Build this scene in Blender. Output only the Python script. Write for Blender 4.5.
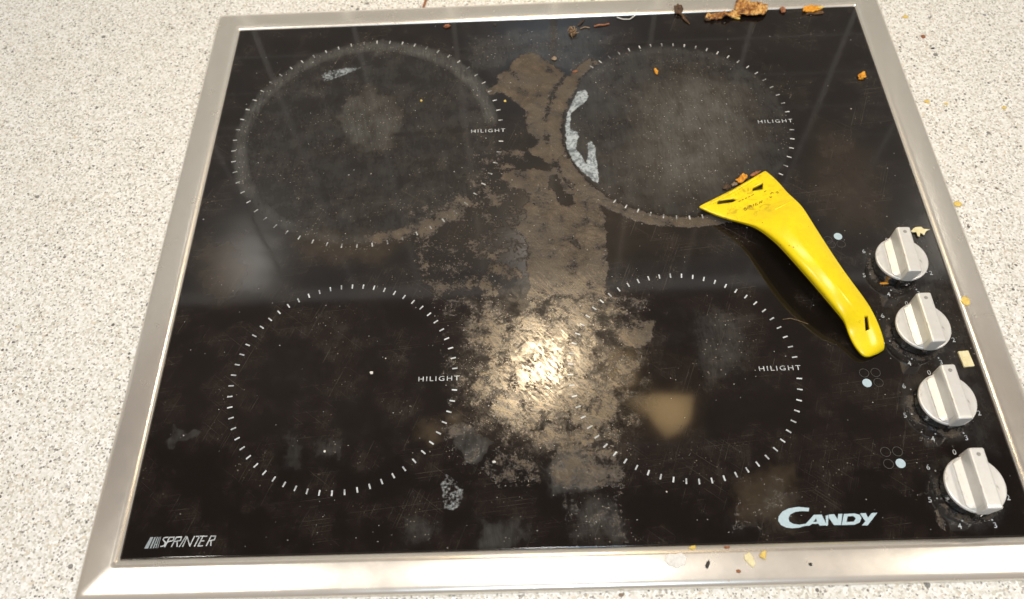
import bpy, bmesh, math, random
import numpy as np
from mathutils import Vector, Matrix, noise as mnoise
from mathutils.geometry import tessellate_polygon
from mathutils.bvhtree import BVHTree

for _o in list(bpy.data.objects):
    bpy.data.objects.remove(_o)
SC = bpy.context.scene
COL = SC.collection
R = math.radians
GW, GD = .529, .448          # black glass plate, metres; world origin is its front left corner, z = 0 its top
ZT = -.005                   # worktop surface
WALL_Y = .55                 # tiled splashback behind the hob

# ------------------------------------------------------------------ camera
cam = bpy.data.objects.new('camera', bpy.data.cameras.new('camera'))
COL.objects.link(cam)
SC.camera = cam
cam.location = (.2426, -.1117, .4701)
cam.rotation_euler = (R(30.6816), R(1.9583), R(-.9882))
cam.data.sensor_width = 36
cam.data.lens = 800.09 / 1024 * 36
cam.data.clip_start, cam.data.clip_end = .01, 50
cam.data.dof.use_dof = True
cam.data.dof.focus_distance = .54
cam.data.dof.aperture_fstop = 8

# ------------------------------------------------------------------ room light and lamps
W = bpy.data.worlds.new('World')
SC.world = W
W.use_nodes = True
W.node_tree.nodes['Background'].inputs[0].default_value = (1, .84, .71, 1)
W.node_tree.nodes['Background'].inputs[1].default_value = .38


def area_lamp(name, loc, aim, radius, watt, color, spread=180):
    l = bpy.data.lights.new(name, 'AREA')
    l.shape, l.size, l.energy, l.color, l.spread = 'DISK', 2 * radius, watt, color, R(spread)
    o = bpy.data.objects.new(name, l)
    COL.objects.link(o)
    o.location = loc
    o.rotation_euler = (Vector(aim) - Vector(loc)).to_track_quat('-Z', 'Y').to_euler()
    return o


WARM = (1, .86, .66)
area_lamp('ceiling_lamp', (.26, -.02, 1.35), (.26, -.02, 0), .06, 5.2, (1, .94, .86))
area_lamp('ceiling_lamp', (1.42, -.02, 1.35), (.9, .05, 0), .06, 7.8, (1, .92, .80))
area_lamp('ceiling_lamp', (-.52, -.02, 1.35), (-.3, -.1, 0), .06, 6.0, (1, .95, .87))
area_lamp('window_light', (.36, -1.25, 1.65), (.285, .55, .13), 0.18, 15, (.58, .79, 1))
area_lamp('hood_lamp', (.264, .4095, .596), (.264, .38, 0), .014, 1.15, (1, .78, .5), 165)

SC.view_settings.view_transform = 'Standard'
SC.view_settings.look = 'None'
SC.view_settings.exposure = 0
SC.view_settings.gamma = 1
SC.render.engine = 'CYCLES'

# outlines of stains, painted lamp glows and print on the hob in millimetres from the glass plate's front left corner
POLY = [('r',0.92,3.1,[(242.1,405.8),(252.2,407.6),(262.7,397.6),(274.6,385.3),(284,378),(290.2,373.1),(288.2,366.4),(281,353.5),(276.3,338.6),(273,319.8),(274.4,301.4),(278.8,284.3),(287.4,264.6),(297.3,247.4),(299.5,239.1),(299.8,214.3),(299.4,191.4),(296.6,172.8),(277.6,165.5),(257.4,169.4),(243.6,166.8),(243.1,197.8),(242.2,216.7),(233.8,227.6),(243.5,238.8),(240.1,248.1),(246.2,257.1),(236,264.1),(226.4,272.1),(227.2,279.8),(239.4,283.2),(254.5,283.4),(250.4,295.5),(245.2,301.7),(255.4,307.3),(249.5,315.8),(243.5,327.5),(246.2,339.1),(238.5,349.2),(229.9,362.8),(216.9,360.1),(209.6,364.9),(222.6,372.1),(224.4,381.1),(233.5,389.8)]),('r',0.66,3.1,[(244,180.4),(296.8,184.9),(296.1,167.2),(291.1,145.6),(286.4,125.5),(296.1,125.2),(296.5,91.2),(296.2,58.1),(295.9,34.3),(279.2,34.2),(250.7,36.2),(250.1,51.8),(248.1,66),(237.9,76.1),(222.3,83.3),(209.7,94),(201.9,104.7),(214.8,116.4),(212.2,144.6),(208,169.7),(213.6,199),(226.9,198.5),(237.3,191.4)]),('r',0.9,11.2,[(222.9,144.2),(283.4,149.7),(285.8,91.5),(259.9,78.8),(228.8,93.3)]),('r',0.37,8.7,[(149.9,252),(201.7,263.7),(224.1,267.5),(243.9,174.8),(219.4,114.8),(203.5,67.3),(184.7,74.5),(182.6,145.7),(156.1,203)]),('r',0.4,6.2,[(201.3,302.8),(247.5,300.6),(257.1,252),(244.5,197.8),(209.3,199.2),(198,254.5)]),('r',0.62,6.2,[(209.7,97.4),(251,92.6),(249.8,59.4),(222.3,76.6)]),('r',0.36,8.7,[(184.3,87.9),(247.1,72.5),(248.9,37.5),(221.9,35.2),(185.1,61.4)]),('r',0.4,2.5,[(296.1,167.2),(332,165.8),(328,148.1),(318.1,129.6),(304.7,126.4),(286.9,124.1)]),('r',0.75,1.9,[(303.4,149),(329.6,150.3),(323.3,134.6),(314.7,128.2),(307,129.2),(301.7,136.9)]),('r',0.44,5,[(288.3,125.5),(314.5,126),(321.6,100.7),(311.4,94.1),(295.3,91.2)]),('r',0.38,3.7,[(286.1,94.9),(311,90.7),(312.5,73.8),(299.2,64.4),(294.3,64.6)]),('r',0.72,3.7,[(122.3,225.1),(136.7,228.1),(165.4,235.8),(190.7,250.2),(200.3,247),(198.2,238),(180.2,229.8),(151.7,218.7),(130.3,216.1)]),('r',0.6,2.5,[(478.1,64.8),(491.8,66.3),(495.1,61.1),(483.1,56.9),(475.3,59.1)]),('r',0.5,3.1,[(459.1,27.4),(472.6,30),(479.6,28),(467.8,23),(459.3,23.8)]),('r',0.5,2.5,[(474.8,19.2),(478.8,9.2),(476,3.6),(472.7,7.7)]),('r',0.4,3.7,[(488.7,55.5),(496.4,57.2),(498.5,52),(490.4,49.1)]),('r',0.32,7.4,[(257.7,34.2),(294.6,33.1),(302.1,0.7),(256.2,1.9)]),('r',0.3,6.2,[(365.3,37.3),(396,42.5),(398.3,24.3),(377.7,7.3),(351.5,5.1)]),('h',1,1.9,[(259.5,274.5),(265.6,276.1),(269.7,268.3),(269.3,260.7),(277.1,252.9),(278.1,245.5),(269.4,247.7),(264.1,259.1),(259,263.1)]),('h',0.9,1.9,[(248.7,290.6),(254.9,293.3),(262.9,285),(261.2,280.2),(253,282.5)]),('h',0.8,1.9,[(273.4,212.8),(277.8,215.2),(280.1,206.5),(275.2,207.6)]),('h',0.7,2.5,[(223.2,179.6),(242.7,182.9),(245,166.7),(233.2,155.4),(221,161.3)]),('h',0.6,2.5,[(246.5,53.1),(249.9,46.7),(252.7,28.3),(259.8,4.6),(254,4.8),(248,28.4)]),('h',0.8,1.9,[(275.7,34.9),(281.8,36.6),(274.8,21.7),(263.3,4.5),(257.4,3.5),(268.9,21.8)]),('w',1,1.5,[(287,359.8),(292.8,361.8),(295.5,355),(292.6,346.4),(286.8,342.4),(281.8,338.3),(279.3,321.6),(284.6,318.2),(285.8,313),(283.9,307),(282.8,301),(287.5,290.8),(289.8,285.7),(291.7,296.5),(291.5,305.6),(294.9,309.5),(297.4,302.3),(298,288.3),(298.4,263.2),(291.5,270.2),(284.6,280.1),(279.1,289.2),(275.1,301.3),(274.2,313.6),(275.6,325.9),(277.8,338.5),(281.6,349.1)]),('w',0.66,1.9,[(76.6,390.1),(81.9,395.6),(95.9,398.4),(113.5,398.6),(97.4,390.2),(88.8,384.8),(79.1,381.9)]),('w',0.56,1.6,[(185.1,39.9),(188.5,46),(191,45.9),(195.3,41.5),(200.2,37.6),(200.9,32.7),(199.8,26.7),(196.2,23.8),(191.5,23.3),(187.9,25.2),(186.5,31.9)]),('w',0.3,5,[(249.6,10.6),(257.5,28.1),(266.5,30.9),(262.1,4.6)]),('w',0.33,3.7,[(303.3,12.1),(313.6,0.4),(310.5,-1.2),(296.4,0.3)]),('f',0.95,3.7,[(250.1,53),(258.9,59.2),(277.1,55.4),(279.9,34.8),(250.7,36.2)]),('f',0.62,3.7,[(95.6,339.1),(103.2,362.6),(122.8,372.8),(142.4,360.6),(147.2,331.2),(136,307.9),(117.7,302.7),(103.1,317.7)]),('f',0.8,13.6,[(337.5,359.4),(379.9,377.4),(419.8,349.7),(418,292.6),(385.3,250.9),(341.7,252.9),(327.6,296.8)]),('f',0.35,5,[(200,431.2),(277.1,439.2),(327.1,424),(286.5,379),(242,398.7),(221.1,382.4),(200.4,389.3)]),('f',0.45,3.7,[(104.6,70.3),(120.9,71.1),(124.6,58),(107.9,57.2)]),('f',0.35,3.7,[(86.7,77.5),(96.7,73.8),(98.1,51.1),(91.5,54.5)]),('f',0.4,6.2,[(357.6,154.7),(386.8,149.8),(380.2,109.3),(359.5,99.5),(350.2,124.8)]),('f',0.45,5,[(263.2,25),(287,27.3),(293.1,15.3),(290.7,1),(263.1,1.7)]),('f',0.26,3.1,[(385.9,36.7),(375,24.9),(353.5,6.8),(389.1,7),(398.3,24.3)]),('f',0.4,3.1,[(209.9,14.6),(233.5,19.8),(241.8,2.2),(210,1.3)]),('f',0.45,5,[(168.5,18.6),(186.4,15.2),(181,2.1),(166.3,4.2)]),('f',0.55,1.9,[(195.5,66.9),(198.4,77.4),(201.5,79.3),(204.7,72.5),(212.9,68.3),(217.2,60.4),(215.9,52.8),(208.6,51.7),(199.3,57.7)]),('f',0.5,1.9,[(123.1,429.3),(136.3,423.7),(116.3,405.6)]),('f',0.4,1.2,[(13.1,79.7),(22.3,82.1),(31.6,76.5),(31.2,71.8),(16.2,71)]),('f',0.3,7.4,[(514.5,231.7),(523.7,213.7),(527.6,156.1),(527.6,83.7),(529.1,51.1),(501.5,58.3),(485.5,134.8),(481.5,198.4)]),('b',0.45,16.1,[(9.9,221.8),(31.2,225.4),(45.5,203.2),(38.7,178.5),(16.8,183.4)]),('b',0.9,6.2,[(174.5,78.1),(181.9,82.6),(187.2,74.4),(179.9,68),(174.8,70.8)]),('b',0.7,5,[(189.4,86.4),(197,88.9),(199.6,80.7),(192.1,78.2)]),('b',0.5,12.4,[(78.4,227.9),(151.6,220.4),(138.4,202),(88,207.4)]),('b',0.3,18.6,[(470.6,310.2),(503.5,288.5),(499.5,214.7),(464.8,216.2),(451.2,252.7)]),('b',0.6,6.2,[(362.3,37.3),(396,42.5),(389.6,9.9),(361.4,13.5)]),('b',0.32,18.6,[(337.5,359.4),(379.9,377.4),(419.8,349.7),(418,292.6),(385.3,250.9),(341.7,252.9),(327.6,296.8)]),('b',0.15,6.2,[(95.6,339.1),(103.2,362.6),(122.8,372.8),(142.4,360.6),(147.2,331.2),(136,307.9),(117.7,302.7),(103.1,317.7)]),('g',1,13.6,[(202.6,168.3),(244.2,187),(295.8,189.1),(315.2,133.4),(317.3,90.5),(296.5,54.9),(249.4,49.9),(209.7,73.7),(193.5,104.9)])]
LOGO = [[[(402.7,19.4),(396.4,20.2),(390.8,19.5),(386.7,17.7),(384.1,15),(383.3,12.3),(384.5,9.9),(387.3,8.4),(390.6,7.9),(394.7,8.2),(398.2,9.1),(399.6,10.2),(398.5,10.3),(395,9.8),(391.7,10.4),(389.6,11.8),(389.5,13.8),(391.1,16),(394.1,17.3),(397.9,17.7),(401.8,17.4)]],[[(397.5,9.1),(404.5,15.3),(409,15.3),(410.7,9.1),(406.6,9),(406,10.1),(402.3,10.1),(400.6,9.1)],[(403.2,11.2),(405.5,11.3),(405.3,13.2)]],[[(411.1,14.6),(412.8,15),(411.3,9.1),(410.2,8.7)]],[[(413.1,15.2),(416.3,15.4),(417.5,12.3),(418.6,15.4),(421,15.5),(418.7,9),(414.7,9.1),(412.7,13.4)]],[[(421.8,15.3),(427.9,15.5),(430.8,14.6),(431.3,12.7),(429.7,10.2),(426.4,9),(419.1,9)],[(423.7,13.9),(426.9,14),(428.1,12.7),(426.5,10.8),(422.1,10.6)]],[[(431.1,15.4),(434.5,15.5),(435.1,12.8),(437.9,15.5),(441.1,15.5),(433.8,8.4),(430.6,8.5),(433.1,10.8)]]]
SPRINTER = [[(25.7,12.2),(23.6,12),(23,10.9),(24.8,9.2),(24.5,7.4),(22.5,6.9)],[(24.9,6.7),(26.7,12.1),(29.4,12.2),(29.2,10.2),(26.2,9.6)],[(28.9,6.7),(30.7,12.1),(33.8,12.2),(33.5,10.2),(30.4,9.6)],[(31.6,9.8),(32.2,6.7)],[(33.6,6.6),(36.3,12.4)],[(35.5,6.6),(37.1,12.2),(39.7,6.8),(41.4,12.3)],[(42.5,6.6),(44.5,12.2)],[(42.5,12.2),(46.2,12.3)],[(47.2,6.7),(44.6,6.6),(46.5,12.3),(48.9,12.2)],[(45.6,9.5),(47.6,9.6)],[(49.5,6.7),(51.3,12.2),(54,12.2),(53.7,10.1),(50.5,9.4)],[(51.8,9.5),(52.1,6.7)]]
STRIPES = [[(12.9,6),(15.2,12.5),(17,12.6),(15.2,6)],[(16.1,6),(17.6,12.5),(18.5,12.5),(17.1,6)],[(17.9,6),(19.1,12.6),(19.7,12.5),(18.7,6.1)],[(19.4,6.1),(20.2,12.5),(20.7,12.5),(20,6.1)],[(20.7,6.1),(21.2,12.6),(21.5,12.6),(21.1,6.2)]]
ICONS = [[(454.5,208),(462.1,210.7),(455.8,204.1),(462.8,204.2)],[(454.9,104.7),(462.2,104.8),(455.1,97.7),(462.3,97.8)],[(455.1,52.1),(462.3,52.2),(455,44.6),(462.2,44.7)]]
STATIONS = [[(368.5,238.4,3.0),(394.1,249.5,6.0),(419.2,267.8,5.0)],[(379.2,229.1,4.0),(401.9,239.5,9.0),(425.7,255.7,8.0)],[(392.6,220.4,8.0),(409.6,230.2,11.5),(428.0,240.7,13.0)],[(402.6,212.0,13.0),(414.9,218.4,21.0),(432.1,228.6,18.0)],[(408.9,201.2,16.0),(417.9,205.3,26.0),(434.3,219.6,20.0)],[(413.1,193.8,18.0),(421.5,195.4,28.0),(436.7,208.1,21.0)],[(422.5,172.8,20.0),(429.6,173.8,30.0),(444.0,179.5,23.0)],[(433.5,154.3,18.0),(438.2,157.1,28.0),(451.2,162.5,21.0)],[(441.9,141.4,15.0),(446.2,145.0,24.0),(457.5,151.9,18.0)],[(446.8,136.3,12.0),(452.1,138.8,19.0),(461.9,144.4,15.0)],[(449.7,131.8,8.0),(457.1,132.4,13.0),(465.1,136.2,11.0)],[(452.3,125.2,5.0),(458.9,125.2,10.0),(467.0,126.7,8.0)],[(455.8,118.2,3.0),(459.8,118.3,8.0),(467.4,120.5,6.0)],[(460.9,114.2,2.0),(462.6,114.8,5.0),(467.0,117.1,3.0)]]
SLOTS = [[(407.3,250.5),(415.6,254.8),(413.9,247.5),(406.4,246.9)],[(380.7,241.2),(392.2,241.9),(394.4,240.3),(391.0,238.0),(380.2,237.5)],[(457.6,137.5),(460.7,138.2),(460.9,130.1),(457.7,128.8)]]
MARKS = [[(396.9,229.6),(398.2,231.3),(398.9,229.0),(397.7,228.2),(397.1,229.1)],[(399.7,229.9),(400.5,232.5)],[(400.8,230.3),(401.6,232.9),(402.9,232.4),(401.6,231.6),(402.9,231.1)],[(403.8,231.2),(404.4,233.7)],[(405.3,231.8),(406.1,234.3),(407.1,234.0)],[(406.1,232.1),(407.2,232.6)],[(408.3,233.0),(409.1,235.4),(409.8,233.6),(410.7,236.0)],[(417.5,241.1),(418.9,242.9),(419.8,241.7)],[(421.3,242.3),(422.8,242.9),(422.9,241.3),(421.7,240.9)],[(416.3,238.5),(416.8,237.1),(417.7,238.4)],[(395.1,238.1),(396.6,238.6)],[(397.4,239.0),(398.9,239.8)],[(400.0,240.1),(401.2,240.9)],[(402.3,241.1),(403.9,242.1)],[(404.8,242.3),(406.6,243.6)],[(413.9,244.4),(415.5,245.5)]]
GLOW_PANELS = [[(381.7,355.8),(413.5,356.3),(420.8,357.7),(476.5,354.3),(465.8,316.2),(446.7,298.7),(429.1,291.9),(417.1,310.1),(407.9,330.2),(382.9,337.1)],[(349.5,426.4),(397.1,426.4),(395.0,374.3),(348.4,372.7)]]

# ------------------------------------------------------------------ helpers
def tag(o, label=None, cat=None, group=None, kind=None):
    for k, v in (('label', label), ('category', cat), ('group', group), ('kind', kind)):
        if v:
            o[k] = v
    return o


def empty(name, loc=(0, 0, 0)):
    o = bpy.data.objects.new(name, None)
    COL.objects.link(o)
    o.location = loc
    o.empty_display_size = .01
    return o


def link(name, me, mat, parent=None, loc=(0, 0, 0), smooth=False):
    if mat and not me.materials:
        me.materials.append(mat)
    if smooth:
        me.polygons.foreach_set('use_smooth', [True] * len(me.polygons))
    o = bpy.data.objects.new(name, me)
    COL.objects.link(o)
    o.parent = parent
    o.location = loc
    return o


def pyd(name, v, f):
    me = bpy.data.meshes.new(name)
    me.from_pydata([tuple(p) for p in v], [], f)
    me.update()
    return me


def from_bm(name, bm):
    bmesh.ops.recalc_face_normals(bm, faces=bm.faces)
    me = bpy.data.meshes.new(name)
    bm.to_mesh(me)
    bm.free()
    return me


def box_mesh(name, x0, x1, y0, y1, z0, z1, bevel=0, seg=2):
    bm = bmesh.new()
    bmesh.ops.create_cube(bm, size=1)
    for v in bm.verts:
        v.co = Vector(((x0 + x1) / 2 + v.co.x * (x1 - x0), (y0 + y1) / 2 + v.co.y * (y1 - y0), (z0 + z1) / 2 + v.co.z * (z1 - z0)))
    if bevel:
        bmesh.ops.bevel(bm, geom=bm.edges[:], offset=bevel, segments=seg, affect='EDGES', profile=.5)
    return from_bm(name, bm)


def flat_poly(name, loops, z):
    """flat printed shape from an outline (mm) and its holes"""
    vs = [Vector((x / 1000, y / 1000, z)) for l in loops for x, y in l]
    tris = tessellate_polygon([[Vector((x / 1000, y / 1000, 0)) for x, y in l] for l in loops])
    me = pyd(name, vs, [tuple(t) for t in tris])
    bm = bmesh.new()
    bm.from_mesh(me)
    bm.normal_update()
    for f in bm.faces:
        if f.normal.z < 0:
            f.normal_flip()
    bm.to_mesh(me)
    bm.free()
    return me


def stroke_verts(pts, w, z, v, f):
    """flat ribbon of width w along pts (metres)"""
    for a, b in zip(pts, pts[1:]):
        a, b = Vector(a), Vector(b)
        d = (b - a).normalized() * w * .5
        n = Vector((-d.y, d.x))
        k = len(v)
        a, b = a - d * .7, b + d * .7
        for p in (a - n, b - n, b + n, a + n):
            v.append((p.x, p.y, z))
        f.append((k, k + 1, k + 2, k + 3))
        z += 2e-6


def tube_mesh(name, pts, rad, sides=6):
    """tube along 3d points, tapered at both ends"""
    v, f = [], []
    n = len(pts)
    for i, p in enumerate(pts):
        p = Vector(p)
        d = (Vector(pts[min(i + 1, n - 1)]) - Vector(pts[max(i - 1, 0)])).normalized()
        a = d.cross(Vector((.1, .2, 1))).normalized()
        b = d.cross(a)
        r = rad[i] if isinstance(rad, (list, tuple)) else rad
        for k in range(sides):
            t = 2 * math.pi * k / sides
            v.append(p + (a * math.cos(t) + b * math.sin(t)) * r)
    for i in range(n - 1):
        for k in range(sides):
            f.append((i * sides + k, i * sides + (k + 1) % sides, (i + 1) * sides + (k + 1) % sides, (i + 1) * sides + k))
    f += [tuple(range(sides))[::-1], tuple(range((n - 1) * sides, n * sides))]
    return pyd(name, v, f)


def text_mesh(body, size, spacing=1, shear=0, bold=0):
    c = bpy.data.curves.new('text', 'FONT')
    c.body, c.size, c.space_character, c.shear, c.offset = body, size, spacing, shear, bold
    c.align_x, c.align_y = 'CENTER', 'CENTER'
    c.resolution_u = 3
    o = bpy.data.objects.new('text', c)
    COL.objects.link(o)
    dg = bpy.context.evaluated_depsgraph_get()
    me = bpy.data.meshes.new_from_object(o.evaluated_get(dg))
    bpy.data.objects.remove(o)
    me.materials.clear()
    return me


# ------------------------------------------------------------------ node helper
class NT:
    def __init__(self, name):
        self.m = bpy.data.materials.new(name)
        self.m.use_nodes = True
        self.t = self.m.node_tree
        self.b = self.t.nodes['Principled BSDF']

    def n(self, kind, **kw):
        nd = self.t.nodes.new('ShaderNode' + kind)
        for k, v in kw.items():
            setattr(nd, k, v)
        return nd

    def put(self, sock, v):
        if isinstance(v, bpy.types.NodeSocket):
            self.t.links.new(v, sock)
        elif isinstance(v, tuple) and sock.type == 'RGBA' and len(v) == 3:
            sock.default_value = (*v, 1)
        else:
            sock.default_value = v

    def math(self, op, a, b=0, c=None, clamp=False):
        nd = self.n('Math', operation=op, use_clamp=clamp)
        self.put(nd.inputs[0], a)
        self.put(nd.inputs[1], b)
        if c is not None:
            self.put(nd.inputs[2], c)
        return nd.outputs[0]

    def add(self, a, b): return self.math('ADD', a, b)
    def mul(self, a, b): return self.math('MULTIPLY', a, b)
    def sub(self, a, b): return self.math('SUBTRACT', a, b)

    def step(self, x, a, b, lo=0, hi=1):
        nd = self.n('MapRange', interpolation_type='SMOOTHSTEP')
        for i, v in enumerate((x, a, b, lo, hi)):
            self.put(nd.inputs[i], v)
        return nd.outputs[0]

    def mix(self, fac, a, b):
        nd = self.n('Mix', data_type='RGBA')
        self.put(nd.inputs[0], fac)
        self.put(nd.inputs[6], a)
        self.put(nd.inputs[7], b)
        return nd.outputs[2]

    def mixf(self, fac, a, b):
        nd = self.n('Mix', data_type='FLOAT')
        self.put(nd.inputs[0], fac)
        self.put(nd.inputs[2], a)
        self.put(nd.inputs[3], b)
        return nd.outputs[0]

    def pos(self, scale=(1, 1, 1), rot=(0, 0, 0), which='Object'):
        if not hasattr(self, 'tc'):
            self.tc = self.n('TexCoord')
        mp = self.n('Mapping')
        self.put(mp.inputs['Vector'], self.tc.outputs[which])
        mp.inputs['Rotation'].default_value = rot
        if scale != (1, 1, 1):
            m2 = self.n('Mapping')
            self.put(m2.inputs['Vector'], mp.outputs[0])
            m2.inputs['Scale'].default_value = scale
            mp = m2
        return mp.outputs[0]

    def noise(self, vec, scale, detail=4, rough=.55, dist=0, out=0):
        nd = self.n('TexNoise')
        self.put(nd.inputs['Vector'], vec)
        for k, v in (('Scale', scale), ('Detail', detail), ('Roughness', rough), ('Distortion', dist)):
            nd.inputs[k].default_value = v
        return nd.outputs[out]

    def vor(self, vec, scale, feature='F1', rnd=1):
        nd = self.n('TexVoronoi', feature=feature)
        self.put(nd.inputs['Vector'], vec)
        nd.inputs['Scale'].default_value = scale
        nd.inputs['Randomness'].default_value = rnd
        return nd

    def attr(self, name):
        return self.n('Attribute', attribute_name=name).outputs['Fac']

    def ramp(self, fac, stops, mode='LINEAR'):
        nd = self.n('ValToRGB')
        nd.color_ramp.interpolation = mode
        el = nd.color_ramp.elements
        while len(el) > 1:
            el.remove(el[-1])
        for i, (p, c) in enumerate(stops):
            e = el[0] if i == 0 else el.new(p)
            e.position = p
            e.color = (*c, 1)
        self.put(nd.inputs[0], fac)
        return nd.outputs[0]

    def bump(self, h, strength, dist):
        nd = self.n('Bump')
        self.put(nd.inputs['Height'], h)
        self.put(nd.inputs['Strength'], strength)
        nd.inputs['Distance'].default_value = dist
        self.put(self.b.inputs['Normal'], nd.outputs[0])

    def set(self, **kw):
        for k, v in kw.items():
            self.put(self.b.inputs[k.replace('_', ' ')], v)
        return self.m


def speckle(t, vec, scale, keep, size):
    """random round specks: cells whose random value exceeds keep, radius size (in cells)"""
    v = t.vor(vec, scale)
    sep = t.n('SeparateColor')
    t.put(sep.inputs[0], v.outputs['Color'])
    pick = t.math('GREATER_THAN', sep.outputs[0], keep)
    rad = t.math('MULTIPLY', sep.outputs[1], size)
    return t.mul(pick, t.math('LESS_THAN', v.outputs['Distance'], rad))


# ------------------------------------------------------------------ materials
def mat_worktop():
    t = NT('speckled_laminate')
    p = t.pos()
    warp = t.noise(p, 900, 2, .5, out=1)
    vm = t.n('VectorMath', operation='MULTIPLY_ADD')
    t.put(vm.inputs[0], warp)
    vm.inputs[1].default_value = (.0009,) * 3
    t.put(vm.inputs[2], p)
    q = vm.outputs[0]
    sep = t.n('SeparateColor')
    t.put(sep.inputs[0], t.vor(q, 800).outputs['Color'])
    chips = t.ramp(sep.outputs[0], [(0, (.70, .69, .65)), (.3, (.57, .545, .48)), (.44, (.80, .79, .76)), (.66, (.48, .45, .39)), (.75, (.85, .845, .83)), (.9, (.32, .305, .28)), (.955, (.62, .54, .42))], 'CONSTANT')
    cloud = t.noise(p, 230, 3, .6)
    c = t.mix(t.step(cloud, .38, .62, 0, .4), chips, (.68, .665, .62))
    c = t.mix(t.mul(speckle(t, q, 700, .82, .60), .8), c, (.15, .14, .13))
    c = t.mix(t.mul(speckle(t, q, 360, .90, .42), .9), c, (.07, .065, .06))
    c = t.mix(t.mul(speckle(t, q, 130, .94, .26), .8), c, (.09, .085, .08))
    wear = t.noise(p, 9, 4, .6)
    c = t.mix(t.step(wear, .45, .75, 0, .12), c, (.50, .44, .34))
    t.set(Base_Color=c, Roughness=t.mixf(cloud, .32, .5))
    t.b.inputs['Specular IOR Level'].default_value = .35
    t.bump(cloud, .06, .0004)
    return t.m


def mat_glass():
    t = NT('black_ceramic_glass')
    p = t.pos()
    aR, aF, aW, aB, aG = (t.attr(k) for k in ('residue', 'film', 'deposit', 'brown', 'shiny'))
    n1 = t.noise(p, 85, 9, .68)
    n2 = t.noise(p, 520, 5, .6)
    n3 = t.noise(p, 30, 5, .6)
    # burnt-on residue
    n0 = t.noise(p, 38, 4, .6, .5)
    wob = t.add(t.mul(t.sub(n1, .5), 2.3), t.add(t.mul(t.sub(n2, .5), 1.1), t.mul(t.sub(n0, .5), .9)))
    e = t.add(aR, t.mul(wob, t.step(aR, .0, .25)))
    mR = t.mul(t.step(e, .42, .76, 0, .93), t.step(aR, .02, .2))
    swirl = t.noise(p, 70, 6, .72, 5.0)
    thick = t.step(e, .55, 1.15)
    # scrape marks: long thin streaks in three directions
    s1 = t.noise(t.pos((900, 60, 1), (0, 0, R(-38))), 1, 5, .7, .6)
    s2 = t.noise(t.pos((1100, 40, 1), (0, 0, R(-72))), 1, 5, .7, .9)
    s3 = t.noise(t.pos((620, 22, 1), (0, 0, R(4))), 1, 6, .72, .6)
    scr = t.math('MAXIMUM', t.step(s1, .50, .60), t.step(s2, .52, .62))
    vert = t.step(s3, .40, .68)
    mR = t.mul(mR, t.mixf(aG, 1, t.math('MINIMUM', t.add(t.step(swirl, .32, .60, .20, .78), t.mul(scr, .45)), 1)))
    cR = t.ramp(n1, [(.34, (.030, .021, .013)), (.44, (.062, .043, .026)), (.52, (.090, .064, .038)), (.64, (.140, .104, .066))])
    cR = t.mix(t.step(n3, .42, .58, 0, .6), cR, (.088, .073, .056))
    cR = t.mix(t.mul(t.mul(scr, aG), .75), cR, (.27, .20, .115))
    n4 = t.noise(p, 1300, 3, .6)
    cR = t.mix(t.step(n4, .36, .62, .55, 0), cR, (.020, .014, .009))
    cR = t.mix(t.step(n4, .58, .75, 0, .35), cR, (.26, .21, .15))
    cR = t.mix(t.step(n2, .56, .68, 0, .6), cR, (.045, .035, .026))
    aF = t.mul(aF, t.step(t.add(aF, t.mul(wob, .30)), -.05, .45))
    # thin grey film with wiping streaks and dried droplets
    s4 = t.noise(t.pos((260, 34, 1), (0, 0, R(-14))), 1, 7, .75, 1.4)
    fl = t.mul(aF, t.add(.22, t.add(t.step(n1, .34, .66, 0, .30), t.add(t.mul(vert, .30), t.add(t.step(n0, .38, .62, 0, .40), t.step(s4, .42, .62, 0, .35))))))
    drops = t.vor(p, 130)
    dr = t.step(drops.outputs['Distance'], .16, .26, 1, 0)
    fl = t.add(fl, t.mul(t.mul(dr, t.step(n3, .5, .65)), t.mul(t.add(aF, t.mul(aR, .5)), .3)))
    fl = t.math('MINIMUM', t.mul(fl, .62), .8)
    base = t.mix(t.step(n3, .40, .62), (.0085, .0064, .0057), (.0125, .0092, .0078))
    faint = t.mul(t.mul(t.step(n1, .42, .66), t.step(n3, .47, .60)), t.add(.022, t.mul(vert, .05)))
    c = t.mix(faint, base, (.20, .17, .14))
    c = t.mix(t.mul(aB, t.add(.08, t.mul(n1, .22))), c, (.26, .19, .11))  # brown film, plus soft lamp reflections at left and right painted into the colour
    c = t.mix(fl, c, t.mix(n3, (.118, .122, .118), (.112, .108, .096)))
    c = t.mix(mR, c, cR)
    # silvery deposit
    eW = t.add(aW, t.add(t.mul(t.sub(n1, .5), 1.7), t.mul(t.sub(n2, .5), 1.3)))
    mW = t.mul(t.step(eW, .42, .85), t.step(aW, .1, .4))
    mW = t.mul(mW, t.step(aW, .1, 1.0, .25, 1))
    c = t.mix(mW, c, t.mix(t.step(t.noise(p, 230, 5, .7, 1), .38, .60), (.10, .12, .135), (.38, .43, .46)))
    # specks of dirt, denser where it is dirty
    dirty = t.math('MINIMUM', t.add(t.mul(aF, 1.1), t.add(t.mul(aR, .9), .10)), 1)
    gate = t.step(t.add(t.mul(n3, .9), t.mul(dirty, .35)), .50, .66)
    sp = t.math('MAXIMUM', speckle(t, p, 460, .90, .26), speckle(t, p, 1000, .90, .45))
    sp = t.mul(sp, gate)
    c = t.mix(t.mul(sp, .42), c, (.34, .30, .24))
    sp2 = speckle(t, p, 190, .975, .10)
    c = t.mix(t.mul(sp2, .8), c, (.62, .58, .50))
    # hairline scratches on the clean glass
    v2 = t.step(t.noise(t.pos((2600, 14, 1), (0, 0, R(84))), 1, 3, .6, .3), .64, .70)
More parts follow.
